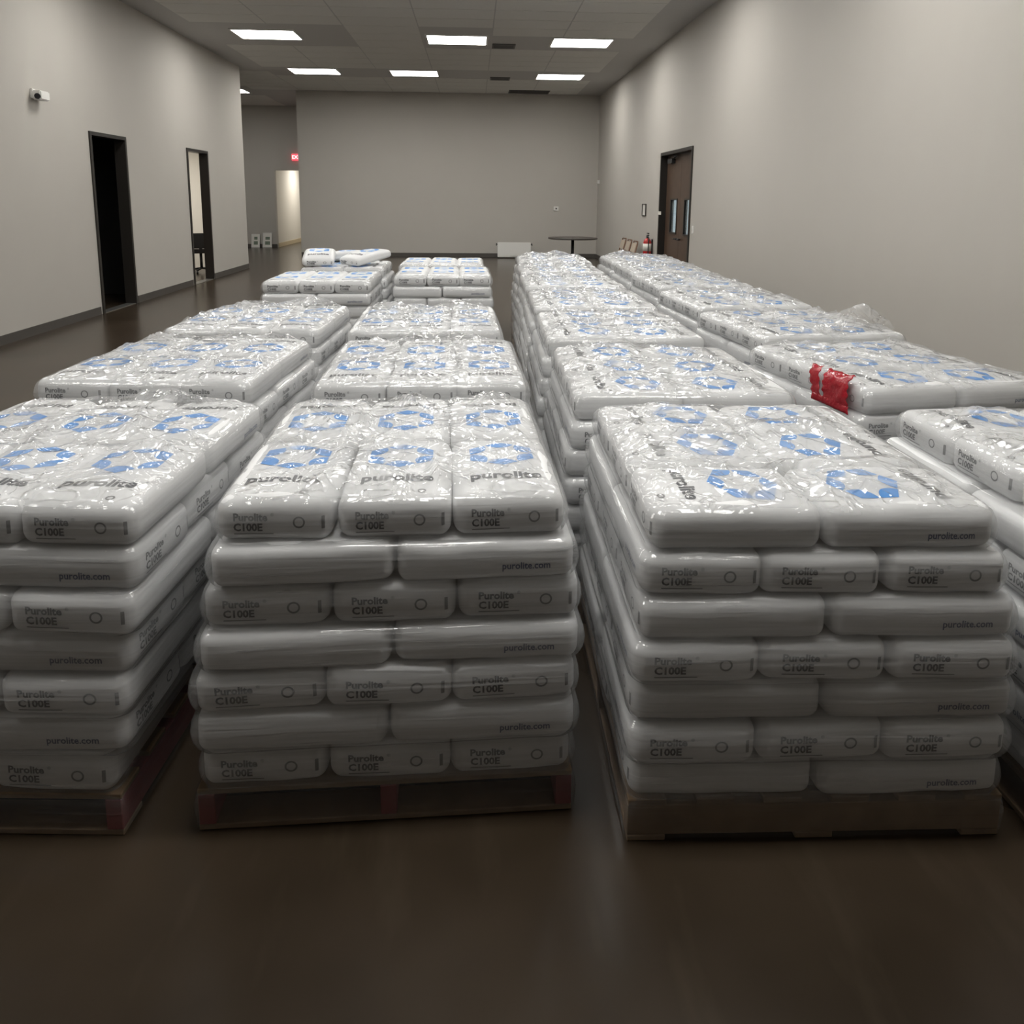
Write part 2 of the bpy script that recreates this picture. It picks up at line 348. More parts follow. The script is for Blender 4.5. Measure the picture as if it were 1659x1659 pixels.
for x, y, a, b, lab in ((0.54, 14.7, 0.21, 0.19, 'small dark square ceiling vent between two light panels'),
                        (0.60, 18.6, 0.23, 0.2, 'small dark ceiling vent between the light panels nearer the back wall'),
                        (1.43, 20.75, 0.53, 0.28, 'wide dark return air grille in the ceiling at the back wall')):
    g = thing('ceiling_vent', lab, 'vent', (x, y, ZC))
    boxes('vent_frame', [(-a, -a+0.03, -b, b, -0.018, -0.001), (a-0.03, a, -b, b, -0.018, -0.001), (-a+0.03, a-0.03, -b, -b+0.03, -0.018, -0.001), (-a+0.03, a-0.03, b-0.03, b, -0.018, -0.001)], M['vent'], g)
    boxes('backing', [(-a+0.03, a-0.03, -b+0.03, b-0.03, -0.007, -0.0045)], M['black'], g)
    ns_ = 6
    for i in range(ns_):
        yy = -b+0.03+(i+0.5)*(2*b-0.06)/ns_
        boxes('slat', [(-a+0.03, a-0.03, yy-0.012, yy+0.012, -0.016, -0.007)], M['vent'], g)

# ------------------------------------------------------------------ text and prints
def text_geo(s, size, bold=0.0, spacing=1.0):
    cu = bpy.data.curves.new('txt', 'FONT'); cu.body = s; cu.size = size; cu.align_x = 'CENTER'; cu.align_y = 'CENTER'
    cu.offset = bold; cu.space_character = spacing; cu.resolution_u = 2
    o = bpy.data.objects.new('txt', cu); C.objects.link(o)
    dg = bpy.context.evaluated_depsgraph_get(); me = o.evaluated_get(dg).to_mesh()
    v = [(q.co.x, q.co.y) for q in me.vertices]; f = [tuple(p.vertices) for p in me.polygons]
    o.evaluated_get(dg).to_mesh_clear(); bpy.data.objects.remove(o); bpy.data.curves.remove(cu)
    return v, f

def place(geo, x, y, rot=0.0, left=False):
    v, f = geo
    ox = -min(a for a, b in v) if left else 0
    c, s = math.cos(rot), math.sin(rot)
    return [((a+ox)*c-b*s+x, (a+ox)*s+b*c+y) for a, b in v], f

def merge(lst):
    V, Fc = [], []
    for v, f in lst:
        o = len(V); V += v; Fc += [tuple(i+o for i in q) for q in f]
    return V, Fc

def rect(x0, x1, y0, y1, nx=4):
    V = []; Fc = []
    for i in range(nx+1):
        x = x0+(x1-x0)*i/nx; V += [(x, y0), (x, y1)]
    for i in range(nx): Fc.append((2*i, 2*i+2, 2*i+3, 2*i+1))
    return V, Fc

def ringgeo(x, y, r1, r2, n=20):
    V = []; Fc = []
    for i in range(n):
        a = 2*math.pi*i/n; V += [(x+r1*math.cos(a), y+r1*math.sin(a)), (x+r2*math.cos(a), y+r2*math.sin(a))]
    for i in range(n): j = (i+1) % n; Fc.append((2*i, 2*i+1, 2*j+1, 2*j))
    return V, Fc

def hexlogo(R):
    """six petals, one on each corner of a hexagon: straight outside, an arc inside, tips meeting at the side middles"""
    V, Fc = [], []
    P = [Vector((R*math.sin(k*math.pi/3), R*math.cos(k*math.pi/3))) for k in range(6)]
    n = 6
    for k in range(6):
        v = P[k]; a = (P[k-1]+v)/2*1.0; b = (P[(k+1) % 6]+v)/2
        inn = v.normalized()*R*0.52
        outer = [a+(v-a)*(i/n) for i in range(n)] + [v+(b-v)*(i/n) for i in range(n+1)]
        a2, b2 = a+(b-a)*0.03, b+(a-b)*0.03
        outer[0] = a2; outer[-1] = b2
        arc = []
        for i in range(2*n+1):
            tt = i/(2*n); ctrl = inn*2-(a2+b2)*0.5
            arc.append((1-tt)**2*a2 + 2*tt*(1-tt)*ctrl + tt*tt*b2)
        o = len(V)
        for p_, q_ in zip(outer, arc): V += [tuple(p_), tuple(q_), tuple((p_+q_)/2)]
        for i in range(2*n):
            Fc.append((o+3*i, o+3*i+2, o+3*i+5, o+3*i+3)); Fc.append((o+3*i+2, o+3*i+1, o+3*i+4, o+3*i+5))
    return V, Fc

G_NAME = text_geo('purolite', 0.062, 0.0020)
G_END1 = text_geo('Purolite', 0.027, 0.0010); G_END2 = text_geo('C100E', 0.027, 0.0010)
G_WEB = text_geo('purolite.com', 0.026, 0.0005)
G_TM = text_geo('®', 0.012)
GEO_LOGO = hexlogo(0.108)
GEO_TOP = merge([place(G_NAME, 0, -0.115), place(G_TM, 0.118, -0.100)])
GEO_ICON = ringgeo(0.07, -0.2, 0.007, 0.012)
GEO_END = merge([place(G_END1, -0.10, 0.013, 0, True), place(G_END2, -0.10, -0.013, 0, True), place(G_TM, -0.002, 0.02)])
GEO_END2 = ringgeo(0.065, 0.0, 0.011, 0.0155)
GEO_WEB = place(G_WEB, 0.0, 0.0)

# ------------------------------------------------------------------ the bag
BW, BL, BH = 0.300, 0.490, 0.1085
def bag_mesh(seed, bulge, r=0.036, puff=0.0):
    hx, hy, hz = BW/2, BL/2, BH/2
    def coords(h, core):
        e = [h-r*(1-math.sin(a)) if False else h-r+r*math.tan(a*math.pi/4) for a in (0, 0.25, 0.5, 0.75, 1.0)]
        inner = [-(h-r)+2*(h-r)*i/core for i in range(1, core)]
        return [-x for x in e[::-1]] + inner + e
    X, Y, Z = coords(hx, 6), coords(hy, 9), coords(hz, 2)
    idx, verts, faces = {}, [], []
    rnd = random.Random(seed); off = Vector((rnd.random()*50, rnd.random()*50, rnd.random()*50))
    def vert(i, j, k):
        key = (i, j, k)
        if key in idx: return idx[key]
        p = Vector((X[i], Y[j], Z[k]))
        q = Vector((max(-hx+r, min(hx-r, p.x)), max(-hy+r, min(hy-r, p.y)), max(-hz+r, min(hz-r, p.z))))
        d = p-q
        if d.length > 1e-9: p = q + d.normalized()*r
        # plan corners pulled in a little, ends slumped
        ux, uy = p.x/hx, p.y/hy
        p.x *= 1-0.018*abs(uy)**3; p.y *= 1-0.012*abs(ux)**3
        env = max(0, 1-ux*ux)*max(0, 1-uy*uy)
        if p.z > 0: p.z += bulge*env**0.6
        p.z += (puff*(1-abs(uy)**2.5)-puff*0.5)*(1 if p.z > 0 else 0)
        n_ = noise.noise(Vector((p.x*9, p.y*9, p.z*9))+off)
        p += Vector((0.3*n_, 0.3*noise.noise(p*9+off*1.3), n_))*0.0045
        idx[key] = len(verts); verts.append(p); return idx[key]
    nx, ny_, nz = len(X)-1, len(Y)-1, len(Z)-1
    for i in range(nx):
        for j in range(ny_):
            faces.append((vert(i, j, nz), vert(i+1, j, nz), vert(i+1, j+1, nz), vert(i, j+1, nz)))
            faces.append((vert(i, j, 0), vert(i, j+1, 0), vert(i+1, j+1, 0), vert(i+1, j, 0)))
    for i in range(nx):
        for k in range(nz):
            faces.append((vert(i, 0, k), vert(i+1, 0, k), vert(i+1, 0, k+1), vert(i, 0, k+1)))
            faces.append((vert(i, ny_, k), vert(i, ny_, k+1), vert(i+1, ny_, k+1), vert(i+1, ny_, k)))
    for j in range(ny_):
        for k in range(nz):
            faces.append((vert(0, j, k), vert(0, j, k+1), vert(0, j+1, k+1), vert(0, j+1, k)))
            faces.append((vert(nx, j, k), vert(nx, j+1, k), vert(nx, j+1, k+1), vert(nx, j, k+1)))
    me = mesh_from('bag', verts, faces, True); me.materials.append(M['bag'])
    bvh = BVHTree.FromPolygons(verts, faces)
    def drape(name, geo, mode, material, dx=0, dz=0):
        V, Fc = geo; out = []
        for a, b in V:
            if mode == 'top': o_, d_ = Vector((a, b, 1)), Vector((0, 0, -1))
            elif mode == 'end': o_, d_ = Vector((a+dx, -1, b+dz)), Vector((0, 1, 0))
            else: o_, d_ = Vector((-1, dx-a, b+dz)), Vector((1, 0, 0))
            h = bvh.ray_cast(o_, d_)[0]
            out.append((h if h is not None else o_+d_) - d_*0.0012)
        me2 = mesh_from(name, out, Fc); me2.materials.append(material); return me2
    pr = {'logo': drape('printed_logo', [(a, b+0.065) for a, b in GEO_LOGO[0]] and ([(a, b+0.065) for a, b in GEO_LOGO[0]], GEO_LOGO[1]), 'top', M['blue']),
          'name': drape('printed_name', GEO_TOP, 'top', M['ink']),
          'icon': drape('printed_symbol', GEO_ICON, 'top', M['grey_ink']),
          'end': drape('end_print', GEO_END, 'end', M['ink'], 0, 0.0),
          'endline': drape('end_underline', rect(-0.10, 0.0, -0.0315, -0.0285), 'end', M['grey_ink']),
          'endbar': drape('end_bar', rect(0.122, 0.130, -0.018, 0.016, 1), 'end', M['grey_ink']),
          'end2': drape('end_symbol', GEO_END2, 'end', M['grey_ink'], 0, 0.0),
          'web': drape('web_address', GEO_WEB, 'side', M['navy'], -0.11, -0.012)}
    return me, pr
BAGS_TOP = [bag_mesh(s, 0.012) for s in (1, 2, 3, 4)]
BAGS_IN = [bag_mesh(s, 0.002, 0.03) for s in (11, 12, 13, 14)]
BAGS_LOOSE = [bag_mesh(s, 0.022, 0.04, 0.02) for s in (21, 22, 23)]

def put_bag(kind, parent, loc, rot, scale, rnd, prints):
    me, pr = kind[rnd.randrange(len(kind))]
    o = link('bag', me, None, parent, loc); o.rotation_euler = rot; o.scale = scale
    for k in prints: link(pr[k].name.split('.')[0], pr[k], None, o)
    return o

# ------------------------------------------------------------------ wrapped pallet load
LAYH, PALH = 0.1085, 0.12
WID = [0.955, 0.97, 0.97, 0.96, 0.94, 0.91, 0.865]
DEP = [1.03, 1.045, 1.045, 1.04, 1.02, 1.00, 0.965]

def perim(a, b, rc, n_side=26, n_c=9):
    """rounded rectangle, counter-clockwise"""
    pts = []
    for cx, cy, a0 in ((a-rc, b-rc, 0), (-a+rc, b-rc, 90), (-a+rc, -b+rc, 180), (a-rc, -b+rc, 270)):
        for i in range(n_c):
            t_ = math.radians(a0+90*i/(n_c-1)); pts.append(Vector((cx+rc*math.cos(t_), cy+rc*math.sin(t_))))
        nx_ = {0: (-a+rc, b), 90: (-a, -b+rc), 180: (a-rc, -b), 270: (a, b-rc)}[a0]
        p0 = pts[-1]; p1 = Vector(nx_)
        for i in range(1, n_side): pts.append(p0+(p1-p0)*(i/n_side))
    return pts

def film_mesh(name, lays, seed, cap, peaks, amp, zbot=0.012, loose=None):
    rnd = random.Random(seed); off = Vector((rnd.random()*90, rnd.random()*90, rnd.random()*90))
    nl = len(lays); ztop = PALH+nl*LAYH
    prof = [(zbot, 0.492, 0.522, 0, 0, 0.02), (PALH*0.6, 0.496, 0.526, 0, 0, 0.02), (PALH-0.012, 0.49, 0.522, 0, 0, 0.025)]
    for i, (w_, d_, ox, oy) in enumerate(lays):
        z0 = PALH+i*LAYH
        for f_, ins in ((0.02, 0.013), (0.12, 0.006), (0.28, 0.0), (0.5, -0.003), (0.72, 0.0), (0.88, 0.006), (0.98, 0.013)):
            if i == nl-1 and f_ > 0.6: continue
            prof.append((z0+f_*LAYH, w_/2+0.0095-ins, d_/2+0.0095-ins, ox, oy, 0.045))
    w_, d_, ox, oy = lays[-1]; rs_ = 0.045
    for a_ in (15, 35, 55, 75, 90):
        t_ = math.radians(a_); prof.append((ztop-rs_+0.006+rs_*math.sin(t_), w_/2+0.011-rs_*(1-math.cos(t_)), d_/2+0.011-rs_*(1-math.cos(t_)), ox, oy, 0.055))
    V, Fc, T = [], [], []
    rings = []
    for z, a, b, ox, oy, rc in prof:
        P = perim(a, b, rc); ring = []
        for p in P:
            s_ = noise.noise(Vector((p.x*3, p.y*3, z*9))+off)*0.004 + abs(noise.noise(Vector((p.x*7, p.y*7, z*5))+off))*0.004
            u_ = p.normalized()
            ring.append(len(V)); V.append((p.x+ox+u_.x*s_, p.y+oy+u_.y*s_, z)); T.append(0.0 if z < ztop-0.006 else min(1, (z-ztop+0.006)/0.012))
        rings.append(ring)
    if cap:
        z, a, b, ox, oy, rc = prof[-1]; P = perim(a, b, rc); nr_ = 34
        def hgt(x, y, t_):
            q = Vector((x, y, 0))
            wq = q + Vector((noise.noise(q*4+off), noise.noise(q*4+off*1.7), 0))*0.10
            h = (1-abs(noise.noise(wq*3.5+off)))**5*0.024 + (1-abs(noise.noise(wq*8+off*0.7)))**7*0.014 + (1-abs(noise.noise(wq*15+off*1.3)))**7*0.005
            h *= amp*min(1, (1-t_)*7+0.12)
            for px, py, sx, sy, hh, ang in peaks:
                c_, s_ = math.cos(ang), math.sin(ang); dx, dy = x-px, y-py
                e1, e2 = (dx*c_+dy*s_)/sx, (-dx*s_+dy*c_)/sy
                h += hh*math.exp(-abs(e1)**1.4-abs(e2)**1.3)*min(1, (1-t_)*8+0.25)
            return h + 0.010*(1-t_**4)
        for k in range(1, nr_):
            t_ = 1-k/nr_; ring = []
            for p in P:
                x, y = p.x*t_, p.y*t_
                ring.append(len(V)); V.append((x+ox, y+oy, z+hgt(x, y, t_))); T.append(1.0)
            rings.append(ring)
    for A, B in zip(rings, rings[1:]):
        n = len(A)
        for i in range(n): Fc.append((A[i], A[(i+1) % n], B[(i+1) % n], B[i]))
    if cap:
        c_ = len(V); V.append((prof[-1][3], prof[-1][4], prof[-1][0]+hgt(0, 0, 0))); T.append(1.0)
        A = rings[-1]; n = len(A)
        for i in range(n): Fc.append((A[i], A[(i+1) % n], c_))
    me = mesh_from(name, V, Fc, True)
    at_ = me.attributes.new('top', 'FLOAT', 'POINT'); at_.data.foreach_set('value', T)
    at_ = me.attributes.new('turns', 'FLOAT', 'POINT'); at_.data.foreach_set('value', [0.22 if v[2] < PALH else 1.0 for v in V])
    return me

deck = {}
def pallet_parts(root, wood, blocks):
    def part(nm, key, x0, x1, y0, y1, z0, z1, mt):
        if (key, mt.name) not in deck:
            bm = bmesh.new(); bbox(bm, -(x1-x0)/2, (x1-x0)/2, -(y1-y0)/2, (y1-y0)/2, -(z1-z0)/2, (z1-z0)/2)
            bmesh.ops.bevel(bm, geom=bm.edges[:], offset=0.002, segments=1, affect='EDGES')
            me = bpy.data.meshes.new(nm); bm.to_mesh(me); bm.free(); me.materials.append(mt); deck[(key, mt.name)] = me
        link(nm, deck[(key, mt.name)], None, root, ((x0+x1)/2, (y0+y1)/2, (z0+z1)/2))
    a, b = 0.485, 0.515
    if blocks is wood:      # seen from the stringer side: closed front
        for y in (-b+0.022, 0, b-0.022): part('stringer', 'sx', -a, a, y-0.021, y+0.021, 0.017, PALH-0.017, wood)
        for i in range(6):
            x = -a+0.05+i*(2*a-0.1)/5; part('deck_board', 'dx', x-0.049, x+0.049, -b, b, PALH-0.0165, PALH-0.0005, wood)
        for i in range(3):
            x = -a+0.05+i*(2*a-0.1)/2; part('bottom_board', 'bx', x-0.049, x+0.049, -b, b, 0.0005, 0.0165, wood)
        return
    for x in (-a+0.022, 0, a-0.022): part('stringer', 'st', x-0.021, x+0.021, -b, b, 0.017, PALH-0.017, blocks)
    for i in range(7):
        y = -b+0.05+i*(2*b-0.1)/6; part('deck_board', 'db', -a, a, y-0.049, y+0.049, PALH-0.0165, PALH-0.0005, wood)
    for i in range(3):
        y = -b+0.05+i*(2*b-0.1)/2; part('bottom_board', 'bb', -a, a, y-0.049, y+0.049, 0.0005, 0.0165, wood)

def load(name, label, cx, front, rotdeg, top, seed, cap=True, peaks=(), amp=1.0, lean=(0, 0), group=None, row=1, nl=7, wmul=1.0, red=False, nofilm=False, yjit=0.010):
    rnd = random.Random(seed)
    root = thing(name, label, 'pallet load', (cx, front+0.515, 0), math.radians(rotdeg), group)
    pallet_parts(root, M['wood'], M['redwood'] if red else M['wood'])
    lays = []
    for i in range(nl):
        k = i + (7-nl)
        f_ = i/6.0
        w_ = WID[k]*wmul if wmul == 1 else WID[1]*wmul-0.01*i
        d_ = DEP[k] if wmul == 1 else DEP[1]-0.01*i
        lays.append((w_, d_, lean[0]*f_+rnd.uniform(-1, 1)*0.008, lean[1]*f_+rnd.uniform(-1, 1)*yjit))
    for i, (w_, d_, ox, oy) in enumerate(lays):
        z = PALH+(i+0.5)*LAYH
        istop = i == nl-1
        isL = (top == 'L') == ((nl-1-i) % 2 == 0)
        kind = BAGS_TOP if istop else BAGS_IN
        full = row <= 2 or i >= nl-2
        if isL:
            sx, sy = w_/3*0.998/BW, d_/2*0.995/BL
            for c_ in (-1, 0, 1):
                for r_ in (-1, 1):
                    pr = []
                    if istop: pr += ['logo', 'name', 'icon']
                    if full and r_ == -1: pr += ['end', 'end2', 'endline', 'endbar']
                    if full and c_*r_ == 1: pr += ['web']
                    put_bag(kind, root, (ox+c_*w_/3+rnd.uniform(-1, 1)*0.004, oy+r_*d_/4+rnd.uniform(-1, 1)*0.004, z+(rnd.uniform(-1, 1)*0.002 if not istop else 0)),
                            (0, rnd.uniform(-1, 1)*0.02, (0 if r_ == -1 else math.pi)+rnd.uniform(-1, 1)*0.015), (sx, sy, 1), rnd, pr)
        else:
            sx, sy = d_/3*0.998/BW, w_/2*0.99/BL
            for c_ in (-1, 1):
                for r_ in (-1, 0, 1):
                    pr = []
                    if istop: pr += ['logo', 'name', 'icon']
                    if full: pr += ['end', 'end2', 'endline', 'endbar']
                    if full and c_*r_ == -1: pr += ['web']
                    put_bag(kind, root, (ox+c_*w_/4+rnd.uniform(-1, 1)*0.004, oy+r_*d_/3+rnd.uniform(-1, 1)*0.004, z+(rnd.uniform(-1, 1)*0.002 if not istop else 0)),
                            (rnd.uniform(-1, 1)*0.015, 0, math.pi/2*c_+rnd.uniform(-1, 1)*0.015), (sx, sy, 1), rnd, pr)
    me = film_mesh('stretch_wrap', lays, seed, cap, peaks, amp)
    link('stretch_wrap', me, M['film'] if cap else M['film_side'], root)
    return root

LN = {'A': 'in the line nearest the two left doorways', 'B': 'in the line beside the open aisle, doorway side',
      'C': 'in the line beside the open aisle, double-door side', 'D': 'in the line along the double-door wall'}
ORD = ['front', 'second', 'third', 'fourth', 'fifth', 'sixth', 'rearmost']
def lab(col, i): return '%s wrapped bag pallet %s' % (ORD[i], LN[col])

WRAP = {
 'A': [(-1.35, 1.79, -3, 'L', 0.12), (-1.36, 3.05, -3, 'L', 0.05), (-1.35, 4.27, -2, 'L', 0.05)],
 'B': [(-0.24, 1.79, 2, 'L', 0.03), (-0.26, 2.98, 1.5, 'L', 0.04), (-0.29, 4.24, 1.5, 'L', 0.01)],
 'C': [(0.885, 1.69, -1, 'S', -0.015), (0.83, 2.80, -1, 'S'), (0.84, 4.00, -1, 'S'), (0.86, 5.20, -1, 'S'), (0.88, 6.45, 0, 'S'), (0.92, 7.72, 0, 'S'), (0.97, 8.95, -1, 'S')],
 'D': [(1.95, 1.62, -1, 'S'), (1.92, 2.92, 8, 'S'), (1.98, 4.08, 5, 'S'), (1.98, 5.25, 3, 'S'), (2.01, 6.52, 2, 'S'), (2.05, 7.80, 0, 'S'), (2.08, 9.05, 0, 'S')]}
PEAKS = {('A', 0): [(0.1, 0.40, 0.20, 0.06, 0.05, 0.1)], ('A', 1): [(0.2, 0.3, 0.22, 0.05, 0.03, 1.0), (-0.3, 0.42, 0.06, 0.05, 0.03, 0)],
         ('A', 2): [(0.2, 0.33, 0.16, 0.05, 0.05, 0.5)], ('B', 0): [(0.02, 0.36, 0.05, 0.16, 0.035, 0), (0.3, 0.42, 0.1, 0.05, 0.02, 0.3)],
         ('B', 1): [(0.12, 0.42, 0.11, 0.05, 0.055, 0.2), (-0.1, 0.43, 0.05, 0.04, 0.03, 0)], ('B', 2): [(0.2, 0.42, 0.09, 0.04, 0.055, 0.6)],
         ('C', 0): [(0.2, 0.05, 0.30, 0.09, 0.035, 0.1)], ('C', 1): [(-0.2, 0.3, 0.1, 0.1, 0.02, 0.4)],
         ('C', 5): [(0.1, 0.3, 0.25, 0.1, 0.03, 0)], ('C', 6): [(0.05, 0.2, 0.12, 0.1, 0.07, 0), (-0.3, 0.2, 0.08, 0.1, 0.04, 0)],
         ('D', 6): [(-0.1, 0.3, 0.2, 0.1, 0.05, 0)], ('D', 5): [(0.2, 0.3, 0.1, 0.1, 0.03, 0)]}
ROOTS = {}
seed = 100
for col in 'ABCD':
    for i, (cx, fr, rd, tp, *ln_) in enumerate(WRAP[col]):
        seed += 7
        l_ = lab(col, i)
        if (col, i) == ('D', 1): l_ = 'film-wrapped bag pallet with a red plastic piece on its corner'
        if (col, i) == ('D', 2): l_ = 'film-wrapped bag pallet with a loose film flap standing up'
        ROOTS[(col, i)] = load('wrapped_pallet', l_, cx, fr, rd, tp, seed, True, PEAKS.get((col, i), ()), 1.0 if i < 2 else 1.25, (ln_[0] if ln_ else 0, 0), row=i+1, red=(col in 'AB'))
ROOTS[('B', 3)] = load('wrapped_pallet', 'bag pallet wrapped round the sides only, its bare top in full view, aisle side', -0.31, 7.35, 1, 'L', 501, False, row=3, wmul=1.03)
ROOTS[('A', 3)] = load('wrapped_pallet', 'bare-topped bag pallet just before the one carrying loose bags', -1.39, 6.75, 1, 'L', 502, False, row=3, wmul=1.03)
ROOTS[('B', 4)] = load('wrapped_pallet', 'bare-topped bag pallet at the far end, beside the one carrying loose bags', -0.36, 8.55, 0, 'L', 503, False, row=3, wmul=1.03)
ROOTS[('A', 4)] = load('wrapped_pallet', 'bag pallet with loose crooked bags thrown on top', -1.38, 8.05, 1, 'S', 504, False, row=3, wmul=1.0)

# loose bags on the last pallet
zt = PALH+7*LAYH+0.012
for k, (x, y, z, rz, rx, lab_) in enumerate(((-1.66, 8.36, 0.082, 0.12, 0.17, 'loose white bag with dark lettering on its end, lying on a bare-topped pallet'),
        (-1.17, 8.38, 0.082, -0.75, 0.17, 'loose white bag with blue print, its lettered end turned away from its neighbour'),
        (-1.38, 8.86, 0.058, 1.52, 0.0, 'loose white bag lying flat behind two other loose bags'))):
    me, pr = BAGS_LOOSE[k]
    o = link('loose_bag', me, None, None, (x, y, zt+z)); o.rotation_euler = (rx, 0.0, rz); o.scale = (1.1, 1.0, 0.78)
    tag(o, lab_, 'bag', None)
    for q in ('logo', 'name', 'end', 'end2', 'endline', 'endbar'): link(pr[q].name.split('.')[0], pr[q], None, o)

# standing flap of film on the third pallet by the double-door wall
root = ROOTS[('D', 2)]
V, Fc, T = [], [], []
nu, nv = 36, 14
for i in range(nu+1):
    for j in range(nv+1):
        u, v = i/nu, j/nv
        x = -0.08+0.50*u; hmax = 0.015+0.13*max(0, (u/0.72 if u < 0.72 else 1-(u-0.72)*2.6))**1.2
        y = -0.47+0.10*u+0.22*v-0.10*v*u+0.02*math.sin(9*u+3*v)
        z = PALH+7*LAYH+0.012+hmax*math.sin(v*math.pi*0.62)+0.008*noise.noise(Vector((u*9, v*5, 3)))
        V.append((x, y, z)); T.append(1.0)
for i in range(nu):
    for j in range(nv):
        a = i*(nv+1)+j; Fc.append((a, a+nv+1, a+nv+2, a+1))
me = mesh_from('film_flap', V, Fc, True); at_ = me.attributes.new('top', 'FLOAT', 'POINT'); at_.data.foreach_set('value', T)
at_ = me.attributes.new('turns', 'FLOAT', 'POINT'); at_.data.foreach_set('value', [1.0]*len(V))
link('film_flap', me, M['film'], root)

# red plastic piece over the corner of the second pallet by the double-door wall
def red_sheet():
    r_ = ROOTS[('D', 1)]
    mw = Matrix.Translation(r_.location) @ Matrix.Rotation(r_.rotation_euler[2], 4, 'Z')
    V, Fc = [], []
    a, zt_ = WID[6]/2+0.02, PALH+7*LAYH+0.02
    def surf(s, y):      # s runs over the left edge: negative on top, positive down the side
        n_ = 0.010*noise.noise(Vector((s*22, y*22, 7)))+0.006*abs(noise.noise(Vector((s*45, y*45, 2))))
        if s < 0: return Vector((-a-s+0.03, y, zt_+0.012+n_))
        if s < 0.07:
            t_ = s/0.07*math.pi/2; return Vector((-a+0.03-0.045*math.sin(t_), y, zt_+0.012-0.045*(1-math.cos(t_))+n_))
        return Vector((-a-0.015-abs(n_), y, zt_-0.033-(s-0.07)))
    def patch(y0, y1, s0, s1, ny__, ns__, skew):
        o = len(V)
        for i in range(ns__+1):
            for j in range(ny__+1):
                s = s0+(s1-s0)*i/ns__; y = y0+(y1-y0)*j/ny__+skew*(s-s0)+0.006*math.sin(i*1.7)
                V.append(mw @ surf(s, y))
        for i in range(ns__):
            for j in range(ny__):
                q = o+i*(ny__+1)+j; Fc.append((q, q+1, q+ny__+2, q+ny__+1))
    patch(-0.40, -0.23, 0.0, 0.17, 12, 18, -0.16)
    patch(-0.19, -0.12, 0.01, 0.17, 6, 16, -0.35)
    patch(-0.43, -0.18, 0.14, 0.17, 16, 3, -0.1)
    me = mesh_from('red_plastic_sheet', V, Fc, True)
    o = link('red_plastic_sheet', me, M['redfoil'])
    sm = o.modifiers.new('thick', 'SOLIDIFY'); sm.thickness = 0.0015
    tag(o, 'torn shiny red plastic piece draped over a wrapped pallet corner', 'plastic piece')
red_sheet()

# ------------------------------------------------------------------ things along the walls
# security camera on the left wall
g = thing('security_camera', 'white box camera with a dark lens high on the left wall', 'camera', (XL, 9.48, 2.73))
boxes('housing', [(0.03, 0.13, -0.11, 0.09, -0.05, 0.055)], M['white'], g, 0.012)
boxes('bracket', [(0.0, 0.03, -0.09, -0.02, -0.03, 0.075)], M['white'], g, 0.004)
bm = bmesh.new(); cyl(bm, (0.09, -0.108, -0.01), (0.10, -0.125, -0.015), 0.032); bm_obj('lens', bm, M['black'], g)

# framed notice and switch plates
g = thing('picture_frame', 'small dark-framed notice on the wall beside the double door', 'frame', (XR, 15.3, 1.41))
boxes('frame', [(-0.02, 0, -0.17, 0.17, -0.12, -0.10), (-0.02, 0, -0.17, 0.17, 0.10, 0.12), (-0.02, 0, -0.17, -0.14, -0.10, 0.10), (-0.02, 0, 0.14, 0.17, -0.10, 0.10)], M['frame'], g)
boxes('sheet', [(-0.008, 0, -0.14, 0.14, -0.10, 0.10)], M['label'], g)
def plate(name, lab_, x0, x1, y0, y1, z0, z1, dark):
    g = thing(name, lab_, 'switch', ((x0+x1)/2, (y0+y1)/2, (z0+z1)/2))
    c = Vector(((x0+x1)/2, (y0+y1)/2, (z0+z1)/2))
    boxes('cover_plate', [(x0-c.x, x1-c.x, y0-c.y, y1-c.y, z0-c.z, z1-c.z)], M['white'], g, 0.003)
    a = [v-k for v, k in zip(dark, (c.x, c.x, c.y, c.y, c.z, c.z))]
    boxes('button', [a], M['black'] if name == 'thermostat' else M['fixture'], g)
plate('thermostat', 'small white thermostat with dark display on the back wall', 2.19, 2.32, YB-0.03, YB, 1.28, 1.40, (2.235, 2.275, YB-0.036, YB-0.03, 1.32, 1.36))
plate('motion_sensor', 'tiny white sensor on the right wall by the back corner', XR-0.05, XR, 20.95, 21.03, 2.02, 2.12, (XR-0.056, XR-0.05, 20.97, 21.01, 2.04, 2.07))
plate('light_switch', 'pale light switch plate beside the double door', XR-0.012, XR, 11.78, 11.86, 1.10, 1.22, (XR-0.018, XR-0.012, 11.805, 11.835, 1.14, 1.18))

# fire extinguisher
g = thing('fire_extinguisher', 'red fire extinguisher hung on the wall beside the double door', 'extinguisher', (XR-0.10, 14.5, 0.45))
bm = bmesh.new(); lathe(bm, [(0.06, 0.0), (0.078, 0.02), (0.078, 0.36), (0.06, 0.41), (0.028, 0.44)]); bm_obj('cylinder', bm, M['red'], g)
bm = bmesh.new(); lathe(bm, [(0.0795, 0.20), (0.0795, 0.34)]); bm_obj('label_band', bm, M['label'], g)
bm = bmesh.new(); lathe(bm, [(0.024, 0.44), (0.024, 0.49)], n=12); bbox(bm, -0.012, 0.012, -0.10, 0.03, 0.49, 0.505); bbox(bm, -0.012, 0.012, -0.09, 0.03, 0.525, 0.54); bm_obj('valve_handle', bm, M['black'], g)
bm = bmesh.new(); tube(bm, [(0, -0.03, 0.47), (0, -0.10, 0.45), (0, -0.105, 0.30), (0, -0.095, 0.12)], 0.011); bm_obj('hose', bm, M['black'], g)
boxes('wall_bracket', [(0.078, 0.10, -0.03, 0.03, 0.05, 0.42)], M['black'], g)

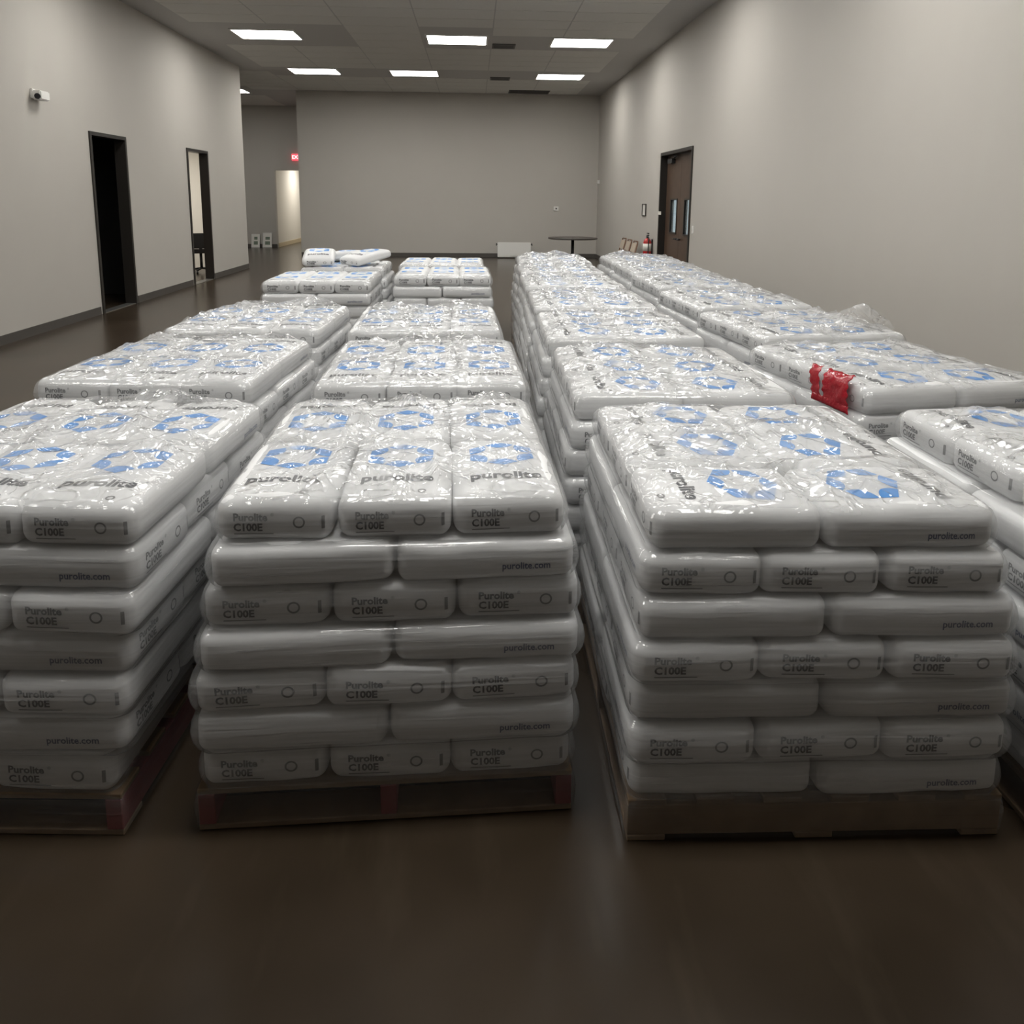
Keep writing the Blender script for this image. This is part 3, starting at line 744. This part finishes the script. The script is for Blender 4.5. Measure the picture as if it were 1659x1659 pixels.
# three folded chairs leaning on the right wall
def chair(y, label):
    g = thing('folding_chair', label, 'chair', (XR-0.30, y, 0), 0, 'folded chairs by the extinguisher')
    g.rotation_euler = (0, math.radians(15), 0)
    bm = bmesh.new()
    for s in (-1, 1): tube(bm, [(0.0, s*0.21, 0.012), (0.0, s*0.21, 0.74), (0.0, s*0.17, 0.80)], 0.013)
    tube(bm, [(0, -0.17, 0.80), (0, 0.17, 0.80)], 0.013); tube(bm, [(0, -0.21, 0.2), (0, 0.21, 0.2)], 0.011)
    bm_obj('front_frame', bm, M['chair_wood'], g)
    bm = bmesh.new()
    for s in (-1, 1): tube(bm, [(0.035, s*0.19, 0.02), (0.035, s*0.19, 0.55)], 0.012)
    tube(bm, [(0.035, -0.19, 0.12), (0.035, 0.19, 0.12)], 0.011)
    bm_obj('rear_frame', bm, M['chair_wood'], g)
    boxes('backrest', [(-0.022, -0.006, -0.19, 0.19, 0.57, 0.76)], M['chair_pad'], g, 0.006)
    boxes('seat', [(-0.03, -0.008, -0.185, 0.185, 0.14, 0.52)], M['chair_pad'], g, 0.006)
chair(16.75, 'folded brown chair leaning on the wall, farthest from the fire extinguisher')
chair(16.15, 'folded brown chair leaning on the wall between two others')
chair(15.55, 'folded brown chair leaning on the wall, next to the fire extinguisher')

# round pedestal table
g = thing('round_table', 'dark round pedestal table in the back corner', 'table', (2.28, 17.75, 0))
bm = bmesh.new(); lathe(bm, [(0.55, 0.695), (0.57, 0.70), (0.57, 0.725), (0.56, 0.73)], n=48); bm_obj('tabletop', bm, M['table'], g)
bm = bmesh.new(); lathe(bm, [(0.036, 0.04), (0.036, 0.695)], n=16); bm_obj('column', bm, M['black'], g)
bm = bmesh.new(); lathe(bm, [(0.30, 0.0), (0.30, 0.012), (0.06, 0.045), (0.04, 0.06)], n=32); bm_obj('base', bm, M['black'], g)

# folded white table standing on edge by the back wall
g = thing('folded_table', 'white plastic folding table standing on its edge by the back wall', 'table', (1.09, 20.9, 0.0))
boxes('half_top', [(-0.45, 0.45, -0.055, -0.012, 0.03, 0.43)], M['white'], g, 0.012)
boxes('half_top', [(-0.45, 0.45, 0.012, 0.055, 0.03, 0.43)], M['white'], g, 0.012)
boxes('handle', [(-0.12, 0.12, -0.066, -0.05, 0.06, 0.085)], M['fixture'], g, 0.004)
for s in (-1, 1):
    bm = bmesh.new(); tube(bm, [(s*0.44, 0, 0.0), (s*0.44, 0, 0.36), (s*0.485, 0, 0.40), (s*0.485, 0, 0.34)], 0.011); bm_obj('leg_end', bm, M['black'], g)

# two framed pictures leaning on the corridor wall
for x0, x1, h, lb in ((-7.01, -6.75, 0.43, 'smaller white-framed picture standing on the floor against the corridor wall'), (-6.66, -6.37, 0.47, 'taller white-framed picture on the floor next to the bright opening')):
    g = thing('framed_picture', lb, 'picture', ((x0+x1)/2, YC-0.12, 0)); g.rotation_euler = (math.radians(-12), 0, 0)
    a = (x1-x0)/2
    boxes('frame', [(-a, -a+0.025, -0.012, 0.012, 0.004, h), (a-0.025, a, -0.012, 0.012, 0.004, h), (-a+0.025, a-0.025, -0.012, 0.012, 0.004, 0.03), (-a+0.025, a-0.025, -0.012, 0.012, h-0.025, h)], M['fixture'], g)
    boxes('mat_board', [(-a+0.025, a-0.025, -0.004, 0.006, 0.03, h-0.025)], M['label'], g)
    boxes('print', [(-a+0.075, a-0.06, -0.006, -0.004, 0.09, 0.20), (-a+0.085, a-0.07, -0.006, -0.004, 0.25, 0.34)], M['art'], g)

# exit sign
g = thing('exit_sign', 'glowing red exit sign above the bright opening', 'sign', (-5.50, YC-0.05, 2.80))
boxes('housing', [(-0.16, 0.16, -0.02, 0.05, -0.10, 0.10)], M['exit_red'], g, 0.006)
v, f = text_geo('EXIT', 0.15, 0.004)
link('lettering', mesh_from('lettering', [(a, -0.0225, b) for a, b in v], f), M['exit_text'], g)

# office chair and low cabinet in the rooms behind the left wall
g = thing('office_chair', 'black office chair seen through the lit doorway', 'chair', (-5.74, 16.5, 0), 3.48)
bm = bmesh.new()
for i in range(5):
    a = 2*math.pi*i/5; tube(bm, [(0, 0, 0.10), (0.29*math.cos(a), 0.29*math.sin(a), 0.07)], 0.02)
    cyl(bm, (0.29*math.cos(a)-0.02, 0.29*math.sin(a), 0.03), (0.29*math.cos(a)+0.02, 0.29*math.sin(a), 0.03), 0.03)
bm_obj('base', bm, M['black'], g)
bm = bmesh.new(); cyl(bm, (0, 0, 0.10), (0, 0, 0.42), 0.028); bm_obj('column', bm, M['black'], g)
boxes('seat', [(-0.26, 0.26, -0.25, 0.25, 0.42, 0.51)], M['black'], g, 0.03)
boxes('backrest', [(-0.24, 0.24, 0.22, 0.30, 0.53, 0.84)], M['black'], g, 0.03)
for s in (-1, 1):
    bm = bmesh.new(); tube(bm, [(s*0.27, 0.1, 0.46), (s*0.30, 0.1, 0.66), (s*0.30, -0.15, 0.68)], 0.022); bm_obj('armrest', bm, M['black'], g)
bm = bmesh.new(); bbox(bm, -0.03, 0.03, 0.24, 0.28, 0.44, 0.6); bm_obj('back_post', bm, M['black'], g)
